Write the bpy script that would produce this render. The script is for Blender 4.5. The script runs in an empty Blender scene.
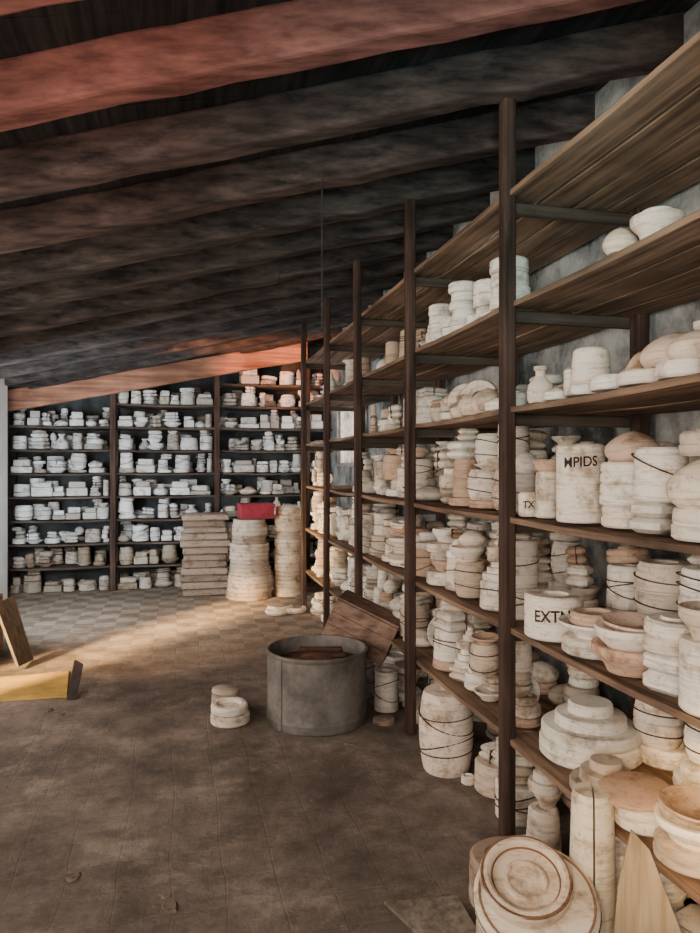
import bpy, math, random
from mathutils import Vector, Matrix, noise
random.seed(11)
SA, CA = 0.2361, 0.9717
R = random.uniform

# ------------------------------------------------------------ materials
def new_mat(name):
    m = bpy.data.materials.new(name); m.use_nodes = True
    nt = m.node_tree; b = nt.nodes['Principled BSDF']
    b.inputs['Specular IOR Level'].default_value = 0.2
    return m, nt, b
def N(nt, t, **kw):
    n = nt.nodes.new(t)
    for k, v in kw.items(): setattr(n, k, v)
    return n
def ramp(nt, src, stops):
    r = N(nt, 'ShaderNodeValToRGB')
    e = r.color_ramp.elements
    e[0].position, e[0].color = stops[0][0], (*stops[0][1], 1)
    e[1].position, e[1].color = stops[1][0], (*stops[1][1], 1)
    for p, c in stops[2:]:
        x = e.new(p); x.color = (*c, 1)
    nt.links.new(src, r.inputs[0]); return r.outputs[0]
def coords(nt, scale=(1, 1, 1)):
    g = N(nt, 'ShaderNodeNewGeometry'); mp = N(nt, 'ShaderNodeMapping')
    mp.inputs['Scale'].default_value = scale
    nt.links.new(g.outputs['Position'], mp.inputs['Vector']); return mp.outputs[0]
def noise_n(nt, vec, scale, detail=6, rough=0.6):
    n = N(nt, 'ShaderNodeTexNoise')
    n.inputs['Scale'].default_value = scale; n.inputs['Detail'].default_value = detail
    n.inputs['Roughness'].default_value = rough
    nt.links.new(vec, n.inputs['Vector']); return n.outputs['Fac']
def mix(nt, a, b, fac, mode='MIX'):
    m = N(nt, 'ShaderNodeMix', data_type='RGBA', blend_type=mode)
    for s, v in ((m.inputs[6], a), (m.inputs[7], b), (m.inputs[0], fac)):
        if isinstance(v, (int, float)): s.default_value = v
        elif isinstance(v, tuple): s.default_value = (*v, 1)
        else: nt.links.new(v, s)
    return m.outputs[2]
def bump(nt, b, h, strength, dist=0.01):
    n = N(nt, 'ShaderNodeBump'); n.inputs['Strength'].default_value = strength
    n.inputs['Distance'].default_value = dist
    nt.links.new(h, n.inputs['Height']); nt.links.new(n.outputs[0], b.inputs['Normal'])

def wood(name, c0, c1, axis, rough=0.8, dust=0.0, cross=14, bs=0.6):
    m, nt, b = new_mat(name)
    sc = [cross, cross, cross]; sc[axis] = 0.6
    v = coords(nt, sc)
    f = noise_n(nt, v, 2.2, 6, 0.6)
    col = ramp(nt, f, [(0.34, c0), (0.66, c1)])
    v2 = coords(nt)
    f2 = noise_n(nt, v2, 2.0, 4, 0.5)
    d = ramp(nt, f2, [(0.38, (0.45, 0.45, 0.45)), (0.62, (1, 1, 1))])
    col = mix(nt, col, d, 0.8, 'MULTIPLY')
    if dust:
        sc3 = [5, 5, 5]; sc3[axis] = 1.2
        f3 = noise_n(nt, coords(nt, sc3), 2.0, 8, 0.7)
        dm = ramp(nt, f3, [(0.54, (0, 0, 0)), (0.72, (dust, dust, dust))])
        col = mix(nt, col, tuple(min(.6, x * 1.9 + .03) for x in c1), dm)
    nt.links.new(col, b.inputs['Base Color'])
    b.inputs['Roughness'].default_value = rough
    bump(nt, b, f, bs, 0.005)
    return m
M_shelf_y = wood('wood_shelf_y', (0.11, 0.068, 0.046), (0.38, 0.245, 0.16), 1, dust=.15)
M_shelf_x = wood('wood_shelf_x', (0.06, 0.045, 0.036), (0.17, 0.13, 0.10), 0)
M_post = wood('wood_post', (0.03, 0.019, 0.015), (0.125, 0.072, 0.054), 2, dust=.2)
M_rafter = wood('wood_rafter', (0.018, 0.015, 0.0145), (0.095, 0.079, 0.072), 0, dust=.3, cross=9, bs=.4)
M_rafter_redlit = wood('wood_rafter_redlit', (0.12, 0.045, 0.037), (0.32, 0.13, 0.105), 0, dust=.2, cross=9, bs=.4)  # red light on the nearest rafters put into the wood colour
M_rafter_mid = wood('wood_rafter_brown', (0.024, 0.018, 0.017), (0.125, 0.085, 0.075), 0, dust=.25, cross=9, bs=.4)  # weaker step of that red light tint, also held in the colour
M_tie = wood('wood_tie', (0.22, 0.10, 0.065), (0.6, 0.30, 0.19), 0, cross=9)
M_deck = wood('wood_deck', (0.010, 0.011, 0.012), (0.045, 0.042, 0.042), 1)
M_crate = wood('wood_crate', (0.19, 0.11, 0.08), (0.42, 0.27, 0.2), 0, dust=.2)
M_ply = wood('wood_ply', (0.24, 0.17, 0.095), (0.44, 0.34, 0.21), 2)
M_ply_grey = wood('wood_ply_grey', (0.13, 0.10, 0.08), (0.30, 0.245, 0.19), 2, dust=.3)

def plaster_mold(name):
    m, nt, b = new_mat(name)
    at = N(nt, 'ShaderNodeAttribute', attribute_name='Tint')
    v = coords(nt)
    f1 = noise_n(nt, v, 8, 8, 0.7)
    d1 = ramp(nt, f1, [(0.34, (0.36, 0.27, 0.19)), (0.48, (1, 1, 1))])
    f2 = noise_n(nt, coords(nt, (4, 4, 45)), 1.5, 6, 0.7)
    d2 = ramp(nt, f2, [(0.36, (0.60, 0.51, 0.42)), (0.49, (1, 1, 1))])
    c = mix(nt, at.outputs['Color'], d1, 0.8, 'MULTIPLY')
    c = mix(nt, c, d2, 0.7, 'MULTIPLY')
    f5 = noise_n(nt, v, 26, 6, 0.7)
    c = mix(nt, c, ramp(nt, f5, [(0.33, (0.35, 0.28, 0.22)), (0.40, (1, 1, 1))]), 0.6, 'MULTIPLY')
    nt.links.new(c, b.inputs['Base Color']); b.inputs['Roughness'].default_value = 0.9
    f3 = noise_n(nt, v, 40, 6, 0.7)
    bump(nt, b, f3, 0.6, 0.006)
    return m
M_mold = plaster_mold('dirty_plaster')

def wall_mat(name, c0, c1):
    m, nt, b = new_mat(name)
    v = coords(nt)
    f = noise_n(nt, v, 2.2, 10, 0.7)
    c = ramp(nt, f, [(0.40, c0), (0.60, c1)])
    nt.links.new(c, b.inputs['Base Color']); b.inputs['Roughness'].default_value = 0.95
    bump(nt, b, noise_n(nt, v, 14, 8, 0.7), 0.5, 0.015)
    return m
M_wall = wall_mat('old_plaster_wall', (0.07, 0.078, 0.077), (0.44, 0.44, 0.42))
M_wallw = wall_mat('white_plaster_wall', (0.78, 0.80, 0.82), (0.88, 0.9, 0.92))
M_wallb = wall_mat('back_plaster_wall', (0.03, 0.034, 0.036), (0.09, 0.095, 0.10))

def floor_mat():
    m, nt, b = new_mat('dusty_tile_floor')
    v = coords(nt)
    wn = N(nt, 'ShaderNodeTexNoise'); wn.inputs['Scale'].default_value = 1.6; nt.links.new(v, wn.inputs['Vector'])
    wv = mix(nt, v, wn.outputs['Color'], 0.07, 'ADD')
    ck = N(nt, 'ShaderNodeTexChecker'); ck.inputs['Scale'].default_value = 5.0
    ck.inputs['Color1'].default_value = (0.42, 0.33, 0.25, 1)
    ck.inputs['Color2'].default_value = (0.25, 0.185, 0.135, 1)
    nt.links.new(wv, ck.inputs['Vector'])
    br = N(nt, 'ShaderNodeTexBrick'); br.offset = 0.0
    br.inputs['Scale'].default_value = 5.0
    br.inputs['Brick Width'].default_value = 1.0; br.inputs['Row Height'].default_value = 1.0
    br.inputs['Mortar Size'].default_value = 0.03; br.inputs['Mortar Smooth'].default_value = 1.0
    br.inputs['Color1'].default_value = (1, 1, 1, 1); br.inputs['Color2'].default_value = (0.82, 0.82, 0.82, 1)
    br.inputs['Mortar'].default_value = (0.85, 0.83, 0.81, 1)
    nt.links.new(wv, br.inputs['Vector'])
    f1 = noise_n(nt, v, 1.1, 12, 0.75)
    dirt = ramp(nt, f1, [(0.38, (0.10, 0.078, 0.064)), (0.62, (0.27, 0.215, 0.175))])
    sx = N(nt, 'ShaderNodeSeparateXYZ'); nt.links.new(v, sx.inputs[0])
    mr = N(nt, 'ShaderNodeMapRange'); nt.links.new(sx.outputs[1], mr.inputs[0])
    mr.inputs[1].default_value = 5.4; mr.inputs[2].default_value = 7.8
    mr.inputs[3].default_value = 0.97; mr.inputs[4].default_value = 0.3
    c = mix(nt, ck.outputs['Color'], dirt, mr.outputs[0])
    c = mix(nt, c, br.outputs['Color'], 0.28, 'MULTIPLY')
    f2 = noise_n(nt, v, 4.0, 12, 0.8)
    c = mix(nt, c, ramp(nt, f2, [(0.4, (0.5, 0.47, 0.45)), (0.55, (1, 1, 1))]), 0.7, 'MULTIPLY')
    f4 = noise_n(nt, v, 2.2, 12, 0.82)
    c = mix(nt, c, (0.38, 0.32, 0.27), ramp(nt, f4, [(0.53, (0, 0, 0)), (0.65, (.5, .5, .5))]))
    nt.links.new(c, b.inputs['Base Color'])
    rr = ramp(nt, f1, [(0.3, (0.62,) * 3), (0.7, (0.9,) * 3)])
    nt.links.new(rr, b.inputs['Roughness'])
    ma = N(nt, 'ShaderNodeMath', operation='MULTIPLY_ADD')
    nt.links.new(br.outputs['Fac'], ma.inputs[0]); ma.inputs[1].default_value = .2
    mm = N(nt, 'ShaderNodeMath', operation='MULTIPLY'); mm.inputs[1].default_value = -3
    nt.links.new(noise_n(nt, v, 5, 12, 0.8), mm.inputs[0]); nt.links.new(mm.outputs[0], ma.inputs[2])
    n = N(nt, 'ShaderNodeBump'); n.invert = True; n.inputs['Strength'].default_value = 0.7
    n.inputs['Distance'].default_value = 0.012
    nt.links.new(ma.outputs[0], n.inputs['Height']); nt.links.new(n.outputs[0], b.inputs['Normal'])
    return m
M_floor = floor_mat()

def plain(name, col, rough=0.8, metal=0.0, nscale=8, var=0.5):
    m, nt, b = new_mat(name)
    f = noise_n(nt, coords(nt), nscale, 8, 0.7)
    lo = tuple(c * (1 - var) for c in col)
    nt.links.new(ramp(nt, f, [(0.38, lo), (0.62, col)]), b.inputs['Base Color'])
    b.inputs['Roughness'].default_value = rough; b.inputs['Metallic'].default_value = metal
    bump(nt, b, f, 0.3, 0.004)
    return m
M_zinc = plain('weathered_zinc', (0.205, 0.185, 0.165), 0.6, 0.15, 5, 0.55)
M_rust = plain('dried_clay', (0.15, 0.08, 0.055), 0.95)
M_red = plain('crimson_card', (0.38, 0.045, 0.07), 0.6, 0, 8, 0.3)
M_ink = plain('black_ink', (0.05, 0.03, 0.025), 0.8)
M_wire = plain('dark_wire', (0.05, 0.05, 0.05), 0.6)
M_dark = plain('dark_brown', (0.06, 0.045, 0.04), 0.8)
M_yellow = plain('yellow_painted_board', (0.58, 0.36, 0.09), 0.7, 0, 4, 0.4)
M_frame = plain('window_frame_paint', (0.6, 0.5, 0.45), 0.7)

# ------------------------------------------------------------ mesh helper
class Acc:
    def __init__(s): s.v = []; s.f = []; s.c = []; s.mi = []
    def add(s, vs, fs, col=(1, 1, 1), mi=0):
        o = len(s.v); s.v += [tuple(p) for p in vs]
        for f in fs:
            s.f.append(tuple(i + o for i in f)); s.c.append(col); s.mi.append(mi)
    def lathe(s, prof, M, col, seg=22, wob=0.0, mi=0):
        vs = []; fs = []; idx = []
        ph = R(0, 6)
        for (r, z) in prof:
            if r <= 1e-6:
                idx.append([len(vs)]); vs.append(M @ Vector((0, 0, z)))
            else:
                ring = []
                for k in range(seg):
                    a = 2 * math.pi * k / seg
                    rr = r * (1 + wob * math.sin(2 * a + ph) + wob * .6 * math.sin(3 * a + ph * 2))
                    ring.append(len(vs)); vs.append(M @ Vector((rr * math.cos(a), rr * math.sin(a), z)))
                idx.append(ring)
        for j in range(len(idx) - 1):
            A, B = idx[j], idx[j + 1]
            for k in range(seg):
                k2 = (k + 1) % seg
                if len(A) == 1 and len(B) == 1: continue
                if len(A) == 1: fs.append((A[0], B[k2], B[k]))
                elif len(B) == 1: fs.append((A[k], A[k2], B[0]))
                else: fs.append((A[k], A[k2], B[k2], B[k]))
        s.add(vs, fs, col, mi)
    def box(s, sx, sy, sz, M, col=(1, 1, 1), bev=0.006, mi=0):
        hx, hy = sx / 2, sy / 2
        b = min(bev, hx * .4, hy * .4, sz * .4)
        rings = []
        def ring(ix, z):
            c = b
            X, Y = hx - ix, hy - ix
            return [(X - c, -Y, z), (X, -Y + c, z), (X, Y - c, z), (X - c, Y, z), (-X + c, Y, z), (-X, Y - c, z), (-X, -Y + c, z), (-X + c, -Y, z)]
        for ix, z in ((b, 0), (0, b), (0, sz - b), (b, sz)): rings.append(ring(ix, z))
        vs = [M @ Vector(p) for r in rings for p in r]
        fs = [tuple(range(7, -1, -1)), tuple(range(24, 32))]
        for j in range(3):
            for k in range(8):
                fs.append((j * 8 + k, j * 8 + (k + 1) % 8, (j + 1) * 8 + (k + 1) % 8, (j + 1) * 8 + k))
        s.add(vs, fs, col, mi)
    def torus(s, r, t, M, col, tilt=0.0, seg=24, a0=0, a1=2 * math.pi, sz=None, mi=0):
        n = 6; full = abs(a1 - a0 - 2 * math.pi) < 1e-4
        vs = []; fs = []; cnt = seg if full else seg + 1
        for k in range(cnt):
            a = a0 + (a1 - a0) * k / seg
            for j in range(n):
                p = 2 * math.pi * j / n
                rr = r + t * math.cos(p)
                vs.append(M @ Vector((rr * math.cos(a), rr * math.sin(a), (sz or t) * math.sin(p) + tilt * math.cos(a + 1))))
        for k in range(seg):
            k2 = (k + 1) % cnt
            for j in range(n):
                j2 = (j + 1) % n
                fs.append((k * n + j, k2 * n + j, k2 * n + j2, k * n + j2))
        if not full:
            fs.append(tuple(range(n))[::-1]); fs.append(tuple((cnt - 1) * n + j for j in range(n)))
        s.add(vs, fs, col, mi)
    def bar(s, pts, w, h, side, col=(1, 1, 1), jit=0.0, mi=0):
        vs = []; fs = []; side = Vector(side)
        for p in pts:
            p = Vector(p); j = Vector((0, R(-jit, jit), R(-jit, jit)))
            ww = w * (1 + R(-jit, jit) * 2)
            for a, b in ((-.5, 0), (.5, 0), (.5, 1), (-.5, 1)):
                vs.append(p + j + side * ww * a + Vector((0, 0, h * b)))
        n = len(pts)
        for k in range(n - 1):
            for j in range(4):
                j2 = (j + 1) % 4
                fs.append((k * 4 + j, k * 4 + j2, (k + 1) * 4 + j2, (k + 1) * 4 + j))
        fs.append((3, 2, 1, 0)); fs.append(tuple((n - 1) * 4 + j for j in range(4)))
        s.add(vs, fs, col, mi)
    def obj(s, name, mats, smooth=True, parent=None, bevel=0):
        me = bpy.data.meshes.new(name); me.from_pydata(s.v, [], s.f)
        if not isinstance(mats, (list, tuple)): mats = [mats]
        for m in mats: me.materials.append(m)
        for p, i in zip(me.polygons, s.mi): p.material_index = i
        ca = me.color_attributes.new('Tint', 'FLOAT_COLOR', 'CORNER')
        dat = []
        for p, c in zip(me.polygons, s.c): dat += [c[0], c[1], c[2], 1.0] * p.loop_total
        ca.data.foreach_set('color', dat)
        if smooth:
            me.polygons.foreach_set('use_smooth', [True] * len(me.polygons))
            me.set_sharp_from_angle(angle=math.radians(38))
        me.update()
        o = bpy.data.objects.new(name, me); bpy.context.scene.collection.objects.link(o)
        if parent: o.parent = parent
        if bevel:
            b = o.modifiers.new('bev', 'BEVEL'); b.width = bevel; b.segments = 2; b.limit_method = 'ANGLE'
        return o
def empty(name, loc=(0, 0, 0)):
    e = bpy.data.objects.new(name, None); bpy.context.scene.collection.objects.link(e)
    return e
def T(x, y, z, rz=0.0, rx=0.0, ry=0.0):
    return Matrix.Translation((x, y, z)) @ Matrix.Rotation(rz, 4, 'Z') @ Matrix.Rotation(rx, 4, 'X') @ Matrix.Rotation(ry, 4, 'Y')

WARM = [(0.87, 0.78, 0.66), (0.80, 0.70, 0.58), (0.90, 0.83, 0.73), (0.66, 0.54, 0.42), (0.85, 0.75, 0.63), (0.60, 0.42, 0.30), (0.88, 0.80, 0.69), (0.9, 0.85, 0.76), (0.56, 0.47, 0.38), (0.86, 0.8, 0.7)]
COOL = [(0.88, 0.91, 0.92), (0.80, 0.83, 0.84), (0.66, 0.66, 0.63), (0.90, 0.92, 0.93), (0.50, 0.47, 0.43)]
def pick(pal):
    c = random.choice(pal); k = R(0.82, 1.05)
    return tuple(min(0.93, x * k) for x in c)
TW = (0.10, 0.06, 0.04)

def m_disc(a, M, r, h, col, seg=22):
    b = min(.008, h * .15); w = R(0, .02)
    t = random.random()
    p = [(0, 0), (r - b, 0), (r, b), (r * 1.005, h * .44), (r * .95, h * .48), (r * .95, h * .53), (r * R(.97, 1.0), h * .58), (r * R(.95, 1.0), h - b), (r - b - .003, h)]
    if t < .45: p += [(r * .62, h), (r * .56, h - h * .25), (r * .2, h - h * .35), (0, h - h * .35)]
    elif t < .7: p += [(r * .45, h), (r * .42, h + .008), (0, h + .008)]
    else: p += [(0, h)]
    a.lathe(p, M, col, seg, w); return h
def m_tall(a, M, r, h, col, seg=22):
    b = .008; r2 = r * R(.84, 1.0)
    p = [(0, 0), (r - b, 0), (r, b)]
    n = random.choice((1, 2, 2, 3))
    for i in range(1, n + 1):
        z = h * i / (n + 1); rr = r + (r2 - r) * i / (n + 1)
        p += [(rr, z - .004), (rr * .955, z), (rr * .955, z + .003), (rr, z + .007)]
    p += [(r2, h - b), (r2 - b, h), (r2 * .5, h), (r2 * .44, h - .03), (0, h - .03)]
    a.lathe(p, M, col, seg, R(0, .015))
    if random.random() < .65:
        for q in range(random.choice((1, 2, 2, 3))):
            a.torus(max(r, r2) * 1.012, .003, M @ Matrix.Translation((0, 0, h * R(.3, .75))), TW, R(-.25, .25) * h, 20)
    return h
def m_bowl(a, M, r, h, col, seg=24):
    p = [(0, 0), (r * .6, 0), (r * .7, h * .3), (r * .96, h * .62), (r, h * .72), (r, h * .95), (r * .985, h), (r * .87, h), (r * .8, h * .8), (r * .5, h * .5), (0, h * .42)]
    a.lathe(p, M, col, seg, R(0, .01)); return h
def m_barrel(a, M, r, h, col, seg=24):
    p = [(0, 0), (r * .8, 0), (r * .84, .01)]
    for i in range(1, 12):
        t = i / 12; rr = r * (.84 + .16 * math.sin(math.pi * t))
        if i == 6: p += [(rr, h * t - .007), (rr * .94, h * t - .002), (rr * .94, h * t + .004), (rr, h * t + .009)]
        else: p.append((rr, h * t))
    p += [(r * .84, h - .01), (r * .8, h), (r * .45, h), (r * .4, h - .02), (0, h - .02)]
    a.lathe(p, M, col, seg, .01)
    for q in (.28, .72): a.torus(r * .985, .003, M @ Matrix.Translation((0, 0, h * q)), TW, R(.005, .02), 24)
    return h
def m_bottle(a, M, r, h, col, seg=20):
    p = [(0, 0), (r * .8, 0), (r * .97, h * .08), (r, h * .3), (r * .9, h * .5), (r * .5, h * .66), (r * .36, h * .74), (r * .36, h * .88), (r * .5, h * .92), (r * .5, h), (r * .34, h), (0, h * .97)]
    a.lathe(p, M, col, seg); return h
def m_tier(a, M, r, h, col, seg=26):
    p = [(0, 0), (r * .97, 0), (r, h * .06), (r, h * .3), (r * .96, h * .36), (r * .74, h * .38), (r * .72, h * .42), (r * .72, h * .62), (r * .69, h * .67), (r * .46, h * .7), (r * .45, h * .94), (r * .42, h), (0, h)]
    a.lathe(p, M, col, seg, .006); return h
def m_block(a, M, r, h, col, seg=0):
    sx, sy = r * R(1.4, 1.8), r * R(1.3, 1.7)
    h1 = h * .5
    a.box(sx, sy, h1 - .002, M, col, .014)
    a.box(sx * R(.95, 1), sy * R(.95, 1), h - h1, M @ Matrix.Translation((R(-.006, .006), 0, h1)), col, .014)
    if random.random() < .6:
        a.box(sx + .006, .006, h * 1.0, M @ Matrix.Translation((0, R(-.3, .3) * sy, .002)), TW, .001)
    return h
def m_round(a, M, r, h, col, seg=20):
    p = [(0, 0), (r * .7, 0)]
    for i in range(1, 9):
        t = i / 9; p.append((r * math.sin(math.pi * (.22 + .78 * t)) ** .7, h * t))
    p += [(0, h)]
    a.lathe(p, M, col, seg, .03); return h
def m_plate(a, M, r, h, col, seg=26):
    p = [(0, 0), (r * .55, 0), (r * .6, h * .25), (r * .97, h * .75), (r, h * .85), (r * .98, h), (r * .9, h), (r * .6, h * .55), (0, h * .45)]
    a.lathe(p, M, col, seg, .008); return h

def stack(a, x, y, z, r, H, pal, seg=22, wide=False):
    h = 0; first = True; base = pick(pal)
    while h < H - .03 or first:
        rem = H - h
        t = random.random()
        last = rem < .13
        tl = R(-.14, .14) if (last and not first) else 0
        rr = r * (R(.86, 1.0) if first else R(.70, 1.0))
        jx = .008 if first else .022
        M = T(x + R(-jx, jx), y + R(-jx, jx), z + h + .001 + abs(tl) * rr, R(0, 6.28), tl, 0)
        c = pick(pal)
        if rem > .15 and t < .26: hh = min(rem, R(.12, .22)); m_tall(a, M, rr, hh, c, seg)
        elif rem > .15 and t < .32: hh = min(rem, R(.15, .22)); m_barrel(a, M, rr, hh, c, seg)
        elif t < .43: hh = min(max(rem, .05), R(.06, .11)); m_block(a, M, rr, hh, c)
        elif t < .52 and rem > .07: hh = R(.05, .08); m_bowl(a, M, rr, hh, c, seg)
        elif t < .58: hh = R(.03, .045); m_plate(a, M, rr * 1.08, hh, c, seg)
        elif t < .61 and rem < .2 and rem > .1: hh = rem; m_bottle(a, M, rr * .8, hh, c, seg); h += hh; break
        elif t < .66 and rem > .08: hh = R(.08, .11); m_round(a, M, rr, hh, c, seg); h += hh; break
        elif wide and t < .76: hh = R(.07, .11); m_tier(a, M, rr, hh, c, seg); r *= .6
        else: hh = min(max(rem, .03), R(.03, .075)); m_disc(a, M, rr, hh, c, seg)
        h += hh + abs(tl) * rr; first = False
        r *= R(.95, 1.0)
        if tl: break
    return h

# ------------------------------------------------------------ room shell
def roofz(X): return 2.917 + 0.206 * X
def slab(name, x0, x1, y0, y1, z0, z1, mat):
    a = Acc(); a.box(x1 - x0, y1 - y0, z1 - z0, T((x0 + x1) / 2, (y0 + y1) / 2, z0), bev=0.001)
    return a.obj(name, mat, smooth=False)
slab('floor', -2.6, 2.3, -1.8, 10.3, -0.12, 0.0, M_floor)

def wall_openings(name, X0, X1, y0, y1, z1f, openings, mat):
    a = Acc(); y = y0
    def seg(ya, yb, za, zb):
        if yb - ya < .001 or zb - za < .001: return
        a.box(X1 - X0, yb - ya, zb - za, T((X0 + X1) / 2, (ya + yb) / 2, za), bev=.0005)
    for (ya, yb, za, zb) in sorted(openings):
        seg(y, ya, 0, z1f); seg(ya, yb, 0, za); seg(ya, yb, zb, z1f); y = yb
    seg(y, y1, 0, z1f)
    return a.obj(name, mat, smooth=False)
wall_openings('wall_right', 2.08, 2.26, -1.8, 10.2, 3.52, [(8.05, 9.3, 1.6, 2.5)], M_wall)
wall_openings('wall_left', -2.1, -1.93, -1.8, 8.76, 2.64, [(4.35, 5.45, 0.0, 2.1)], M_wallw)
slab('wall_left_return', -2.6, -2.45, 8.76, 10.2, 0, 2.52, M_wallw)
slab('wall_left_jamb', -2.6, -2.1, 8.62, 8.76, 0, 2.52, M_wallw)
a = Acc(); P = [(-2.6, 0), (2.08, 0), (2.08, 3.5), (-2.6, 2.53)]
a.add([(x, 10.05, z) for x, z in P] + [(x, 10.2, z) for x, z in P], [(0, 1, 2, 3), (7, 6, 5, 4), (0, 4, 5, 1), (1, 5, 6, 2), (2, 6, 7, 3), (3, 7, 4, 0)])
a.obj('wall_back', M_wallb, smooth=False)
slab('wall_front', -2.1, 2.26, -1.95, -1.8, 0, 2.62, M_wall)

RH = .195
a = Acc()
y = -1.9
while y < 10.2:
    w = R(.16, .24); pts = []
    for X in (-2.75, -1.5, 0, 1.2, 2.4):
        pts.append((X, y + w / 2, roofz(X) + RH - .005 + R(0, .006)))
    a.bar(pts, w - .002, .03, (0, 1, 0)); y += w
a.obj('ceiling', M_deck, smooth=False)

d = 2.43 - 0.62 * 4
while d < 11.6:
    pts = []
    jd = R(-.03, .03) if abs(d - 2.43) > .1 else 0
    for i in range(25):
        X = -2.2 + 4.4 * i / 24
        Y = (d + jd - X * SA) / CA
        if -1.75 < Y < 9.95: pts.append((X, Y, roofz(X) + R(-.004, .004)))
    if len(pts) > 3:
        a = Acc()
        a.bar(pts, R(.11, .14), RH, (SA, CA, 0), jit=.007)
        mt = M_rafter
        if d < 2.6: mt = M_rafter_redlit
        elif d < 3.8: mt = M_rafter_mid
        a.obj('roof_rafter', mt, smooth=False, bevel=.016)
    d += .62
a = Acc(); pts = []
for i in range(14):
    t = i / 13; pts.append((-2.05 + 3.72 * t, 9.33, 2.27 + .77 * t))
a.bar(pts, .10, .26, (0, 1, 0), jit=.005)
a.obj('tie_beam', M_tie, smooth=False, bevel=.01)

w = empty('window_1')
a = Acc()
for (ya, yb, za, zb) in ((8.05, 8.1, 1.6, 2.5), (9.25, 9.3, 1.6, 2.5), (8.1, 9.25, 1.6, 1.65), (8.1, 9.25, 2.45, 2.5), (8.66, 8.7, 1.65, 2.45)):
    a.box(.05, yb - ya, zb - za, T(2.14, (ya + yb) / 2, za), bev=.003)
a.obj('frame', M_frame, smooth=False, parent=w)

# ------------------------------------------------------------ right shelving
XF, XB = 1.375, 2.04
PY = [2.753 - 1.235 * 2 - .1, 1.40, 2.753, 3.988, 5.223, 6.458, 7.693]
LV = [0.45, 0.92, 1.39, 1.86, 2.31, 2.78]
sh = empty('wooden_shelving')
a = Acc()
for i, y in enumerate(PY):
    xo = 0.0 if i != 2 else .02
    a.box(.055, .068, 3.2 - R(0, .03), T(XF - .035 + xo, y, 0, R(-.05, .05), R(-.004, .004), R(-.004, .004)), bev=.008)
    a.box(.06, .07, 3.15, T(XB - .03, y, 0), bev=.006)
a.obj('posts', M_post, parent=sh, smooth=False)
a = Acc()
for i, y in enumerate(PY):
    for z in LV:
        a.box(XB - XF + .02, .035, .05, T((XF + XB) / 2, y + .05, z - .082), bev=.004)
a.obj('brackets', M_shelf_x, parent=sh, smooth=False)
a = Acc()
for z in LV:
    x = XF - .005; n = 4; wd = (XB - XF) / n
    for k in range(n):
        for (ya, yb) in ((PY[0] - .1, PY[2] + .02), (PY[2] + .024, PY[4]), (PY[4] + .004, PY[6] + .06)):
            pts = []; m = 12
            off = R(-.006, .006) - (R(0, .02) if k == 0 else 0); dz = R(0, .003)
            for j in range(m + 1):
                yy = ya + (yb - ya) * j / m
                sag = -.010 * abs(math.sin(math.pi * (yy - PY[2]) / 1.235)) * (1 if z < 2.5 else .5)
                pts.append((x + wd * (k + .5) + off, yy, z - .026 + sag - dz))
            a.bar(pts, wd - R(.003, .012), .024, (1, 0, 0), jit=.0012)
a.obj('boards', M_shelf_y, parent=sh, smooth=False, bevel=.003)

def fill_right(a, y0, y1, z, H, pal=WARM, dens=1.0, rmin=.055, rmax=.11, wide=False, front=0.0, back=True):
    y = y0
    while y < y1 - .06:
        r = R(rmin, rmax)
        r = min(r, (y1 - y) / 2)
        if random.random() < dens:
            q = random.random()
            if q < .08 and H > .25:
                m_plate(a, T(XF + .10 + r, y + .06, z + r + .002, R(-.2, .2), math.pi / 2 - .25, 0), r, .04, pick(pal))
                y += .14; continue
            if q < .13 and H > .25:
                ln = R(.16, .22)
                m_barrel(a, T(XF + .04, y + r, z + r + .002, R(-.15, .15), 0, math.pi / 2), r, ln, pick(pal))
                if H > 2 * r + .08: m_disc(a, T(XF + .04 + ln / 2, y + r, z + 2 * r + .004, 0, R(-.1, .1)), r * .8, .04, pick(pal))
                y += 2 * r + .01; continue
            stack(a, XF + .015 + r + R(0, .06) - front, y + r, z, r, H * R(.66, .98), pal, 22, wide)
            if q > .9:
                m_disc(a, T(XF + .04, y + r * 1.8, z + .001), R(.03, .045), R(.03, .06), pick(pal))
        y += 2 * r + R(-.006, .012)
    if back:
        y = y0
        while y < y1 - .08:
            r = min(R(rmin, rmax), (y1 - y) / 2)
            if random.random() < dens * .95:
                stack(a, XF + .32 + r + R(0, .06), y + r, z, r, H * R(.65, 1.0), pal, 16)
            y += 2 * r + R(.002, .03)
def bays(i): return PY[i] + .045, PY[i + 1] - .045

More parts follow.
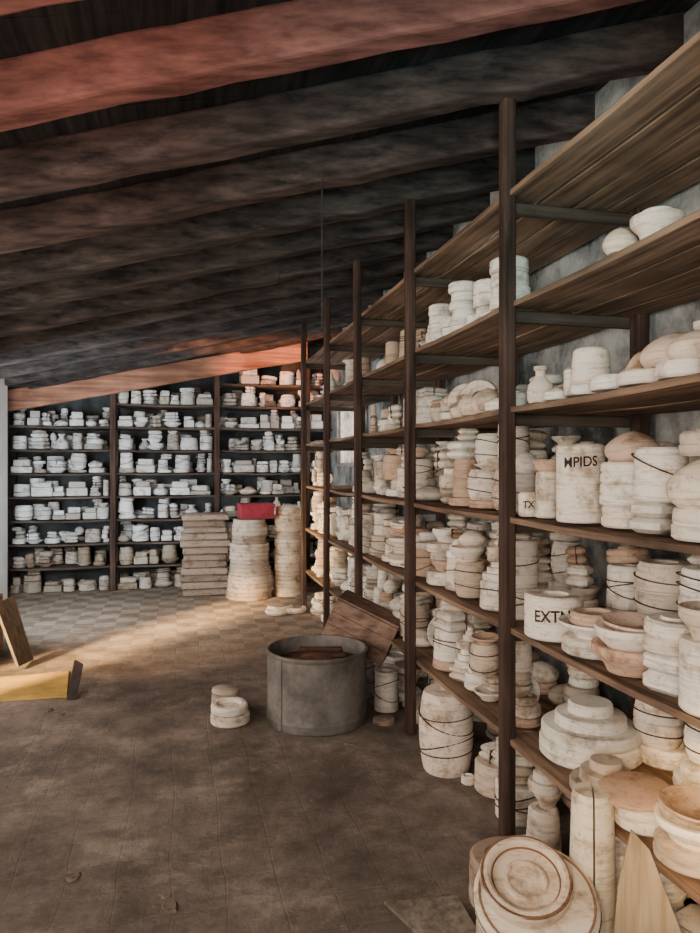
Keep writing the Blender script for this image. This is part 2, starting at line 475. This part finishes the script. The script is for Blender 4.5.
for i in range(0, 6):
    a = Acc(); y0, y1 = bays(i)
    if i == 2:
        fill_right(a, y0, 3.32, 0.0, .37, rmin=.09, rmax=.15, wide=True, front=.02)
        fill_right(a, 3.64, y1, 0.0, .37, rmin=.09, rmax=.15, wide=True, front=.02)
    else:
        fill_right(a, y0, y1, 0.0, .37, rmin=.09, rmax=.15, wide=True, front=.02)
    if i == 1:
        z = .45
        m_disc(a, T(1.60, 2.50, z), .20, .07, pick(WARM), 34); m_tier(a, T(1.60, 2.50, z + .07), .19, .14, (0.84, 0.78, 0.68), 38)
        m_tier(a, T(1.47, 2.20, z), .125, .11, pick(WARM), 30)
        m_disc(a, T(1.46, 1.97, z), .10, .075, pick(WARM), 28)
        m_disc(a, T(1.46, 1.75, z), .11, .06, pick(WARM), 28); m_bowl(a, T(1.46, 1.75, z + .06), .11, .07, pick(WARM), 28); m_plate(a, T(1.46, 1.75, z + .13, 0, .08), .10, .04, pick(WARM), 28)
        m_disc(a, T(1.46, 1.53, z), .09, .16, pick(WARM)); m_disc(a, T(1.46, 1.53, z + .16), .09, .08, pick(WARM)); m_round(a, T(1.46, 1.53, z + .24), .085, .09, pick(WARM))
        for q in range(4): stack(a, 1.84 , 1.62 + q * .25, z, .12, .36, WARM)
    else:
        fill_right(a, y0, y1, .45, .43, rmin=.08, rmax=.13, wide=True)
    if i == 1:
        z = .92
        m_disc(a, T(1.48, 2.28, z), .12, .06, pick(WARM), 28); m_plate(a, T(1.48, 2.28, z + .06), .135, .055, (0.9, .84, .75), 32); m_disc(a, T(1.48, 2.28, z + .10), .09, .05, (0.62, .45, .33), 28)
        m_bowl(a, T(1.46, 2.04, z), .13, .09, (0.68, .45, .32), 34); m_bowl(a, T(1.46, 2.04, z + .06), .118, .09, (0.9, .82, .72), 34); m_plate(a, T(1.46, 2.04, z + .13, 0, .1), .10, .04, (0.8, .6, .46), 30)
        m_block(a, T(1.45, 1.83, z, .3), .085, .12, (.88, .82, .74)); m_disc(a, T(1.45, 1.83, z + .12), .085, .05, pick(WARM)); m_disc(a, T(1.45, 1.83, z + .17, 0, .06), .08, .05, pick(WARM))
        m_tall(a, T(1.44, 1.65, z), .09, .2, (.88, .80, .70)); m_bowl(a, T(1.44, 1.65, z + .2), .09, .09, pick(WARM))
        stack(a, 1.45, 1.49, z, .07, .38, WARM)
        for q in range(5): stack(a, 1.80 + R(-.02, .02), 1.55 + q * .25, z, .115, R(.28, .4), WARM)
    else:
        fill_right(a, y0, y1, .92, .42, rmin=.07, rmax=.125, wide=(i < 3), front=.02)
    if i == 1:
        z = 1.39
        m_tall(a, T(1.47, 2.60, z, 1), .055, .19, (0.86, 0.78, 0.66)); m_disc(a, T(1.47, 2.60, z + .19), .06, .05, pick(WARM))
        m_disc(a, T(1.53, 2.13, z), .105, .075, (0.84, 0.74, 0.62)); m_tall(a, T(1.53, 2.13, z + .075), .112, .15, (0.88, 0.82, 0.72), 26); m_round(a, T(1.53, 2.13, z + .225), .095, .11, (0.66, .50, .37))
        m_block(a, T(1.46, 1.93, z, .2), .075, .1, pick(WARM)); m_tall(a, T(1.48, 1.92, z + .1), .085, .17, (0.88, .82, .72))
        m_disc(a, T(1.47, 1.70, z), .10, .09, pick(WARM)); m_round(a, T(1.47, 1.70, z + .09), .11, .15, (0.84, .74, .6)); m_disc(a, T(1.47, 1.70, z + .24), .08, .07, pick(WARM))
        stack(a, 1.46, 1.51, z, .08, .36, WARM)
        for q in range(5): stack(a, 1.80 + R(-.02, .02), 1.56 + q * .25, z, .105, R(.3, .42), WARM)
    elif i in (4, 5):
        if i == 4: fill_right(a, y0, y0 + .35, 1.39, .40, rmin=.06, rmax=.09, back=False)
        if i == 5: fill_right(a, y1 - .35, y1, 1.39, .40, rmin=.06, rmax=.09, back=False)
    else:
        fill_right(a, y0, y1, 1.39, .43, rmin=.065, rmax=.115)
    if i == 0: fill_right(a, y0, y1, 1.86, .3, dens=.8)
    if i == 1:
        z = 1.86
        m_bottle(a, T(1.44, 2.61, z), .055, .15, (0.78, .66, .54)); m_tall(a, T(1.53, 2.50, z), .045, .13, (0.84, .74, .64))
        m_disc(a, T(1.44, 2.48, z), .05, .035, (0.9, .84, .76))
        m_disc(a, T(1.46, 2.30, z, .4), .085, .035, (0.9, .84, .76)); m_tall(a, T(1.48, 2.31, z + .035), .075, .14, (0.88, .76, .64))
        m_disc(a, T(1.44, 2.12, z), .075, .05, (0.9, .84, .76)); m_round(a, T(1.55, 2.12, z ), .05, .14, (0.72, .50, .35))
        m_disc(a, T(1.45, 1.96, z), .085, .045, (0.84, .74, .64)); m_round(a, T(1.52, 1.90, z + .045), .105, .12, (0.74, .58, .45))
        m_disc(a, T(1.45, 1.78, z), .08, .05, (0.9, .84, .76)); m_round(a, T(1.47, 1.74, z + .05), .09, .09, (0.84, .70, .56))
        m_plate(a, T(1.45, 1.58, z), .09, .05, pick(WARM)); m_round(a, T(1.5, 1.56, z + .03), .06, .1, pick(WARM))
        m_round(a, T(1.75, 2.4, z), .1, .16, pick(WARM)); m_bottle(a, T(1.8, 2.1, z), .08, .25, pick(WARM)); m_tall(a, T(1.8, 1.85, z), .09, .2, pick(WARM))
    if i == 2:
        z = 1.86
        for q, (yy, ang, rr) in enumerate(((3.18, .4, .085), (3.34, .9, .085), (3.5, .2, .065))):
            m_round(a, T(1.47, yy, z), rr, rr * 1.5, (0.74, .58, .45))
            a.torus(rr * .8, .03, T(1.44, yy + .03, z + rr * .95, -.5, math.pi / 2 - .3, 0), (0.80, .64, .52), 0, 18, ang, ang + 2.6)
        m_disc(a, T(1.46, 3.03, z), .07, .05, pick(WARM)); m_disc(a, T(1.46, 2.88, z), .06, .07, pick(WARM))
        fill_right(a, 3.62, y1, z, .12, rmin=.05, rmax=.08, back=False)
        fill_right(a, y0, y1, z, .24, dens=.7, back=False, front=-.33)
    if i in (3,): fill_right(a, y0, y1, 1.86, .25, dens=.9)
    z = 2.31
    if i == 0: fill_right(a, y0, y1, z, .2, dens=.6)
    if i == 1:
        m_round(a, T(1.43, 2.06, z), .055, .09, (0.78, .62, .48)); m_bowl(a, T(1.45, 1.90, z), .08, .07, (0.80, .68, .56)); m_disc(a, T(1.45, 1.90, z + .065), .05, .025, (.84, .76, .66))
        m_tall(a, T(1.7, 1.65, z), .1, .2, pick(WARM)); m_round(a, T(1.5, 1.6, z), .08, .13, pick(WARM))
    if i == 2:
        for (yy, rr, n) in ((3.80, .085, 4), (3.62, .06, 2), (3.45, .075, 5), (3.30, .045, 1), (3.13, .075, 3), (2.92, .085, 4)):
            h = 0
            for k in range(n): h += m_disc(a, T(1.46 + R(-.01, .01), yy, z + h + .001, R(0, 6)), rr * R(.86, 1.04), R(.045, .065), (0.88, .81, .72))
    if i == 3: fill_right(a, y0, y1, z, .24, dens=.6)
    if i >= 4 : fill_right(a, y0, y1, z, .25, dens=.5)
    a.obj('plaster_molds', M_mold)

def lettering(txt, cx, cy, zc, r, size, parent):
    cu = bpy.data.curves.new('t', 'FONT'); cu.body = txt; cu.size = size; cu.align_x = 'CENTER'; cu.offset = size * .02
    to = bpy.data.objects.new('t', cu); bpy.context.scene.collection.objects.link(to)
    dg = bpy.context.evaluated_depsgraph_get()
    me = bpy.data.meshes.new_from_object(to.evaluated_get(dg))
    phi = math.atan2(-cy, -cx)
    for v in me.vertices:
        an = phi + v.co.x / r
        v.co = Vector((cx + (r + .0022) * math.cos(an), cy + (r + .0022) * math.sin(an), zc + v.co.y * 1.15 + v.co.x * .06))
    me.materials.clear(); me.materials.append(M_ink)
    o = bpy.data.objects.new('lettering', me); bpy.context.scene.collection.objects.link(o); o.parent = parent
    bpy.data.objects.remove(to)
def simple_cyl(a, x, y, z, r, h, col):
    a.lathe([(0, 0), (r - .006, 0), (r, .006), (r, h * .5 - .004), (r * .96, h * .5), (r, h * .5 + .005), (r, h - .008), (r - .008, h), (r * .5, h), (r * .45, h - .02), (0, h - .02)], T(x, y, z), col, 30, .004)
for (txt, x, y, z, r, h, zc, s) in (('MPIDS', 1.465, 2.355, 1.392, .088, .29, 1.60, .045), ('EXTNJ', 1.455, 2.53, .922, .115, .17, 1.0, .055), ('TXJ', 1.42, 2.665, 1.392, .045, .1, 1.43, .035)):
    e = empty('marked_plaster_mold'); a = Acc(); simple_cyl(a, x, y, z, r, h, (0.88, 0.80, 0.68))
    a.obj('mold_body', M_mold, parent=e); lettering(txt, x, y, zc, r, s, e)

# ------------------------------------------------------------ back shelving
YF, YB = 9.5, 10.03
PX = [-2.12, -0.84, 0.48, 1.70]
BL = [0.32 + .3 * k for k in range(9)]
sb = empty('wooden_shelving')
a = Acc()
for x in PX:
    a.box(.07, .06, roofz(x) - .02, T(x, YF - .02, 0), bev=.005)
    a.box(.06, .05, roofz(x) - .02, T(x, YB - .03, 0), bev=.005)
a.obj('posts', M_post, parent=sb, smooth=False)
a = Acc()
for z in BL:
    for i in range(4):
        x0 = PX[i]; x1 = PX[i + 1] if i < 3 else 2.06
        if z > roofz(x0) - .22: continue
        for k in range(2):
            pts = [(x0 + (x1 - x0) * j / 6, YF + .135 + .26 * k, z - .024 - .012 * math.sin(math.pi * j / 6)) for j in range(7)]
            a.bar(pts, .25, .022, (0, 1, 0), jit=.001)
a.obj('boards', M_shelf_x, parent=sb, smooth=False)
for i in range(4):
    a = Acc(); x0 = PX[i] + .05; x1 = (PX[i + 1] if i < 3 else 2.04) - .05
    for z in [0.0] + BL:
        H = min(.28 if z > 0 else .30, roofz(x0) - z - .05)
        if z > 0 and z > roofz(PX[i]) - .22: continue
        for row in (0, 1):
            x = x0
            while x < x1 - .06:
                r = min(R(.055, .14), (x1 - x) / 2)
                if random.random() < (.96 if row == 0 else .8):
                    pal = COOL if z > .5 else [(0.45, .38, .3), (0.35, .27, .2), (.6, .53, .45)]
                    if i > 1 and z < 1.4: pal = COOL + WARM[:3]
                    cx, cy = x + r, YF + .02 + min(r, .125) * .95 + row * .26
                    if random.random() < .25:
                        w_ = r * 2 - .01; h_ = R(.05, .12); a.box(w_, .18, h_, T(cx, YF + .12 + row * .26, z + .001, R(-.1, .1)), pick(pal), .008)
                        if H > .2: a.box(w_ * .8, .13, R(.04, .1), T(cx, YF + .12 + row * .26, z + h_ + .002, R(-.3, .3)), pick(pal), .008)
                    else: stack(a, cx, cy, z + .001, min(r, .125), H * R(.5, .97), pal, 14)
                x += 2 * r + R(-.005, .02)
    a.obj('plaster_molds', M_mold)

# ------------------------------------------------------------ floor standing things
a = Acc(); h = 0.001
for k in range(12):
    s_ = .50 + .10 * abs(math.sin(k * .62 + .3)) + R(-.02, .02)
    hh = R(.075, .09); a.box(s_, s_ * .75, hh, T(.30 + R(-.012, .012), 9.0, h, R(-.05, .05)), random.choice([(0.30, .23, .18), (0.24, .18, .14), (.36, .28, .22)]), .015); h += hh
a.obj('slab_mold_stack', M_mold)
a = Acc(); h = 0.001
for k in range(10):
    rr = .29 - .010 * k + R(-.012, .012); hh = R(.085, .105)
    m_disc(a, T(.83 + R(-.01, .01), 8.62, h, R(0, 6)), rr, hh, random.choice([(0.50, .42, .35), (0.60, .52, .44), (.40, .32, .26)]), 30); h += hh
hc = h
a.obj('round_mold_stack', M_mold)
a = Acc(); h = 0.001
for k in range(11):
    rr = .165 + R(-.018, .012); hh = R(.09, .11)
    m_disc(a, T(1.31, 8.66, h, R(0, 6)), rr, hh, random.choice([(0.74, .58, .42), (0.62, .47, .35), (.80, .67, .52)]), 26); h += hh
a.obj('round_mold_stack', M_mold)
e = empty('cardboard_box'); a = Acc()
a.box(.40, .28, .16, T(.90, 8.60, hc + .012, .1), bev=.004); a.box(.415, .295, .05, T(.90, 8.60, hc + .14, .1), bev=.004)
a.obj('box_and_lid', M_red, parent=e, smooth=False)
a = Acc()
for (x, y, r, a0) in ((1.08, 7.75, .13, 3.4), (1.22, 7.62, .11, 3.9), (1.02, 7.55, .10, 3.0)):
    a.torus(r, .03, T(x, y, .034, 0, .0), (0.8, .7, .56), 0, 14, a0, a0 + 2.6)
a.obj('crescent_mold_pieces', M_mold)

e = empty('metal_drum'); a = Acc(); DX, DY = .847, 4.37; r = .315; H = .455
prof = [(0, .004), (r * .99, .004), (r, .01), (r, .05), (r + .004, .054), (r, .06), (r, H - .03), (r + .008, H - .02), (r + .01, H - .006), (r + .004, H), (r - .008, H), (r - .012, H - .01), (r - .012, .02), (0, .02)]
a.lathe(prof, T(DX, DY, 0), (1, 1, 1), 64, .004)
a.box(.012, .03, H - .03, T(DX - .26, DY - .178, .01, .6), bev=.002)
a.obj('shell', M_zinc, parent=e)
a = Acc()
a.lathe([(0, .375), (.1, .38), (.2, .365), (.298, .36), (.298, .02), (0, .02)], T(DX, DY, 0), (1, 1, 1), 32, .004)
for k in range(5):
    a.box(.28, .05, .02, T(DX + R(-.06, .06), DY - .12 + k * .06, .382 + R(0, .02), R(-.5, .5)), bev=.004)
a.obj('contents', M_rust, parent=e)

e = empty('wooden_crate'); a = Acc()
M0 = T(1.25, 4.74, .48, -.45, 0, .42)
w_, dd, hh = .46, .30, .27
for k in range(3):
    zz = -hh / 2 + k * (hh / 3)
    a.box(w_, .014, hh / 3 - .002, M0 @ T(0, -dd / 2, zz), bev=.002)
    a.box(w_, .014, hh / 3 - .002, M0 @ T(0, dd / 2, zz), bev=.002)
    a.box(.014, dd - .016, hh / 3 - .003, M0 @ T(-w_ / 2 + .007, 0, zz), bev=.002)
    a.box(.014, dd - .016, hh / 3 - .003, M0 @ T(w_ / 2 - .007, 0, zz), bev=.002)
    a.box(w_, dd / 3 - .002, .014, M0 @ T(0, -dd / 3 + k * dd / 3, -hh / 2 - .014), bev=.002)
    a.box(w_, dd / 3 - .002, .014, M0 @ T(0, -dd / 3 + k * dd / 3, hh / 2), bev=.002)
a.obj('slats', M_crate, parent=e, smooth=False)
a = Acc()
m_tall(a, T(1.22, 4.76, 0), .115, .24, (0.4, .37, .33), 26); m_tall(a, T(1.32, 4.42, 0), .08, .26, (0.55, .5, .44))
m_disc(a, T(1.20, 5.02, .0), .10, .2, pick(WARM)); m_disc(a, T(1.24, 4.2, .0), .07, .03, (.3, .22, .17))
a.obj('plaster_molds', M_mold)
a = Acc()
a.lathe([(0, 0), (.11, 0), (.122, .01), (.122, .055), (.112, .064), (.06, .064), (0, .055)], T(.306, 4.43, .001), (0.70, .62, .52), 30, .01)
a.lathe([(0, 0), (.10, 0), (.115, .01), (.115, .045), (.105, .055), (.08, .055), (.07, .03), (0, .025)], T(.30, 4.44, .066, 0, .05), (0.80, .72, .62), 30, .01)
a.lathe([(0, 0), (.08, 0), (.09, .01), (.088, .035), (.07, .045), (0, .04)], T(.285, 4.60, .126, 0, -.1, .1), (0.45, .37, .3), 26, .02)
a.lathe([(0, 0), (.08, 0), (.09, .01), (.088, .11), (.07, .12), (0, .12)], T(.285, 4.63, .001), (0.4, .32, .25), 26, .02)
a.obj('plaster_disc_pile', M_mold)
def barrel(x, y, r, h, col, name='barrel_mold'):
    a = Acc(); m_barrel(a, T(x, y, .001, 1.0), r, h, col, 36)
    for k in range(2):
        a.torus(r * .99, .004, T(x, y, h * (.35 + .3 * k)), TW, .05 * (1 - 2 * k), 30)
    a.obj(name, M_mold)
barrel(1.37, 3.48, .145, .415, (0.84, .72, .6))

# foreground leaning discs
a = Acc(); X0, Y0 = 1.06, 1.97
m_disc(a, T(X0 + .03, Y0 + .06, .001), .185, .09, (0.6, .5, .4), 36)
m_disc(a, T(X0 + .03, Y0 + .06, .092), .175, .07, (0.66, .57, .47), 36)
M1 = T(X0 + .01, Y0, .235, 0, .40, -.16)
a.lathe([(0, 0), (.175, 0), (.19, .012), (.19, .04), (.178, .052), (.12, .056), (0, .056)], M1, (0.82, .72, .58), 44, .006)
M2 = M1 @ Matrix.Translation((-.02, .035, .058))
a.lathe([(0, 0), (.125, 0), (.138, .01), (.141, .04), (.136, .052), (.118, .056), (.108, .05), (.102, .03), (.07, .026), (.062, .036), (.055, .036), (.05, .024), (0, .02)], M2, (0.76, .61, .46), 44, .006)
a.torus(.132, .006, M2 @ Matrix.Translation((0, 0, .049)), (.22, .12, .07), 0, 44)
a.torus(.104, .004, M2 @ Matrix.Translation((0, 0, .036)), (.22, .12, .07), 0, 44)
a.torus(.187, .005, M1 @ Matrix.Translation((0, 0, .026)), TW, 0, 40)
a.torus(.172, .004, M1 @ Matrix.Translation((0, 0, .053)), (.3, .18, .11), 0, 40)
a.obj('plate_mold_stack', M_mold)
a = Acc()
m_disc(a, T(1.17, 2.36, .0), .14, .10, (0.5, .38, .29), 32); m_disc(a, T(1.17, 2.35, .10), .14, .08, (0.42, .3, .22), 32)
a.obj('round_mold_stack', M_mold)
a = Acc()
for sgn in (0, math.pi):
    M = T(1.30, 2.02, .001, -.5 + sgn) @ Matrix.Translation((0.003, 0, 0))
    vs = []; fs = []; n = 12
    for z, rr in ((0, .065), (.3, .069), (.53, .062), (.55, .054)):
        for k in range(n + 1):
            an = -math.pi / 2 + math.pi * k / n; vs.append(M @ Vector((rr * math.cos(an), rr * math.sin(an) * 1.1, z)))
    m_ = n + 1
    for j in range(3):
        for k in range(n): fs.append((j * m_ + k, j * m_ + k + 1, (j + 1) * m_ + k + 1, (j + 1) * m_ + k))
        fs.append((j * m_ + n, j * m_, (j + 1) * m_, (j + 1) * m_ + n))
    fs.append(tuple(range(3 * m_, 4 * m_))); fs.append(tuple(range(n, -1, -1)))
    a.add(vs, fs, (0.76, .67, .53))
a.obj('split_column_mold', M_mold)
def prism(name, pts, thick, nrm, mat):
    a = Acc(); nrm = Vector(nrm).normalized() * thick; n = len(pts)
    vs = [Vector(p) for p in pts] + [Vector(p) + nrm for p in pts]
    fs = [tuple(range(n))[::-1], tuple(range(n, 2 * n))] + [(i, (i + 1) % n, n + (i + 1) % n, n + i) for i in range(n)]
    a.add(vs, fs); return a.obj(name, mat, smooth=False, bevel=.002)
prism('plywood_offcut', [(1.16, 1.74, .002), (1.31, 1.60, .002), (1.33, 1.60, .28), (1.265, 1.69, .54), (1.235, 1.73, .58), (1.20, 1.74, .42)], .012, (-.5, -.85, .1), M_ply)
prism('dark_wedge', [(.72, 2.44, .010), (.80, 2.20, .006), (.98, 2.19, .02), (.98, 2.38, .03)], .012, (0, 0, 1), M_ply_grey)
m_ = Acc(); m_.lathe([(0, 0), (.105, 0), (.115, .006), (.115, .016), (.105, .022), (0, .022)], T(1.43, 1.985, .54, 0, .02, -.12), (0.50, .33, .23), 36)
m_.obj('clay_plate', M_mold)

# left side things
prism('leaning_board', [(-1.24, 5.92, .03), (-1.19, 6.22, .003), (-1.36, 6.32, .52), (-1.42, 5.98, .52)], .02, (1, 0, .35), M_ply_grey)
e = empty('wooden_crate'); a = Acc()
for k in range(4):
    a.box(.38, .46, .115, T(-1.69, 6.36, .002 + k * .125), bev=.004)
a.box(.40, .04, .5, T(-1.69, 6.14, .002), bev=.004); a.box(.40, .04, .5, T(-1.69, 6.58, .002), bev=.004)
a.obj('slats', M_crate, parent=e, smooth=False)
prism('yellow_board', [(-1.75, 5.20, .003), (-1.19, 5.17, .003), (-.76, 5.16, .003), (-.80, 5.50, .003), (-.84, 5.80, .003), (-1.10, 5.76, .003), (-1.75, 5.72, .003)], .012, (0, 0, 1), M_yellow)
prism('dark_wedge', [(-.755, 5.10, .003), (-.70, 5.10, .003), (-.70, 5.44, .15), (-.76, 5.50, .17)], .015, (1, 0, .2), M_dark)  # dark upright wedge at the end of the yellow board

a = Acc()
def chunk(x, y, s, col):
    n = 7; vs = []
    for zz, k in ((0, 1.0), (.25 * s, .8)):
        for j in range(n):
            an = 2 * math.pi * j / n; rr = s * k * R(.6, 1.1)
            vs.append((x + rr * math.cos(an), y + rr * math.sin(an), .001 + zz * R(.7, 1.2)))
    fs = [tuple(range(n))[::-1], tuple(range(n, 2 * n))] + [(j, (j + 1) % n, n + (j + 1) % n, n + j) for j in range(n)]
    a.add(vs, fs, col)
for (x, y, s) in ((-.80, 4.9, .04), (-.70, 4.85, .04), (-.40, 2.9, .04), (.0, 2.6, .045), (-.05, 2.66, .03), (.95, 3.95, .04)):
    for q in range(2): chunk(x + R(-.05, .05), y + R(-.05, .05), s * R(.4, .9), random.choice([(0.2, .15, .12), (0.16, .12, .095)]))
for q in range(60):
    chunk(R(-1.7, 1.1), R(1.6, 7.5), R(.004, .011), random.choice([(0.25, .19, .15), (0.18, .13, .1)]))
a.obj('floor_debris', M_mold, smooth=False)

def wire(x, y, z0, z1):
    a = Acc(); a.lathe([(0, 0), (.004, 0), (.004, z1 - z0), (0, z1 - z0)], T(x, y, z0), (1, 1, 1), 8)
    a.torus(.02, .003, T(x, y + .0, z0 - .02, 0, math.pi / 2), (1, 1, 1), 0, 12)
    a.obj('hanging_wire', M_wire)
wire(.69, 3.43, 2.30, 3.08); wire(.75, 5.45, 2.85, 3.12)

# ------------------------------------------------------------ lights
def area(name, loc, target, sx, sy, power, col):
    l = bpy.data.lights.new(name, 'AREA'); l.shape = 'RECTANGLE'; l.size = sx; l.size_y = sy; l.energy = power; l.color = col
    o = bpy.data.objects.new(name, l); bpy.context.scene.collection.objects.link(o); o.location = loc
    o.rotation_euler = (Vector(target) - Vector(loc)).to_track_quat('-Z', 'Y').to_euler()
def spot(name, loc, target, power, col, ang, blend=.8, rad=.15):
    l = bpy.data.lights.new(name, 'SPOT'); l.energy = power; l.color = col; l.spot_size = math.radians(ang); l.spot_blend = blend; l.shadow_soft_size = rad
    o = bpy.data.objects.new(name, l); bpy.context.scene.collection.objects.link(o); o.location = loc
    o.rotation_euler = (Vector(target) - Vector(loc)).to_track_quat('-Z', 'Y').to_euler()
area('rear_fill', (-1.0, -1.5, 1.7), (1.3, 3.2, 1.2), 1.6, 1.3, 100, (1.0, .89, .78))  # added fill lamp behind the camera; the wall there has no opening
area('left_fill_near', (-1.88, 1.5, 1.7), (1.7, 2.8, 1.1), 1.3, 1.0, 78, (1.0, .88, .76))  # added fill lamp for the near bays, set before solid wall
area('left_fill_mid', (-1.88, 3.6, 1.7), (1.7, 5.2, 1.1), 1.0, 1.0, 40, (1.0, .85, .70))  # added fill for the middle bays; no window behind it
area('left_fill_far', (-1.88, 7.1, 1.4), (0.3, 9.7, 1.5), 1.3, 1.4, 160, (.84, .94, 1.0))  # added cool fill for the back shelves, on the closed left wall
spot('warm_shelf_fill_spot', (-1.86, 6.6, 1.9), (1.45, 7.3, .9), 1400, (1.0, .64, .25), 28)  # added spot to warm the molds in the far shelf bay
spot('orange_beam_fill_spot', (-1.86, 6.0, 1.9), (1.35, 9.35, 3.0), 3200, (1.0, .30, .08), 20, 1.0)  # added spot that gives the tie beam its orange glow
spot('warm_floor_fill_spot', (-1.86, 4.9, 2.0), (-.1, 6.7, 0), 420, (1.0, .62, .28), 50, 1.0, .3)  # added spot to strengthen and soften the sun patch on the floor
spot('red_roof_spot', (-1.5, .6, 1.2), (-.9, 2.45, 2.75), 60, (1.0, .45, .37), 55, 1.0)  # added unseen spot that reddens the near rafters
spot('teal_roof_spot', (0.2, .2, 1.9), (1.6, 4.2, 3.2), 150, (.30, .85, .9), 50, 1.0)  # added unseen spot for the teal tone up under the roof
s = bpy.data.lights.new('sun', 'SUN'); s.energy = 34.0; s.color = (1.0, .64, .28); s.angle = .12
so = bpy.data.objects.new('sun', s); bpy.context.scene.collection.objects.link(so)
so.rotation_euler = Vector((.65, .76, -.46)).to_track_quat('-Z', 'Y').to_euler()
w = bpy.data.worlds.new('sky'); bpy.context.scene.world = w; w.use_nodes = True
bg = w.node_tree.nodes['Background']; bg.inputs[0].default_value = (1.0, .88, .82, 1); bg.inputs[1].default_value = 6.0

cam = bpy.data.cameras.new('camera'); co = bpy.data.objects.new('camera', cam); bpy.context.scene.collection.objects.link(co)
cam.sensor_fit = 'VERTICAL'; cam.sensor_height = 36; cam.lens = 27.0
co.location = (0, 0, 1.6); co.rotation_euler = (math.radians(90), 0, -math.atan2(SA, CA))
bpy.context.scene.camera = co
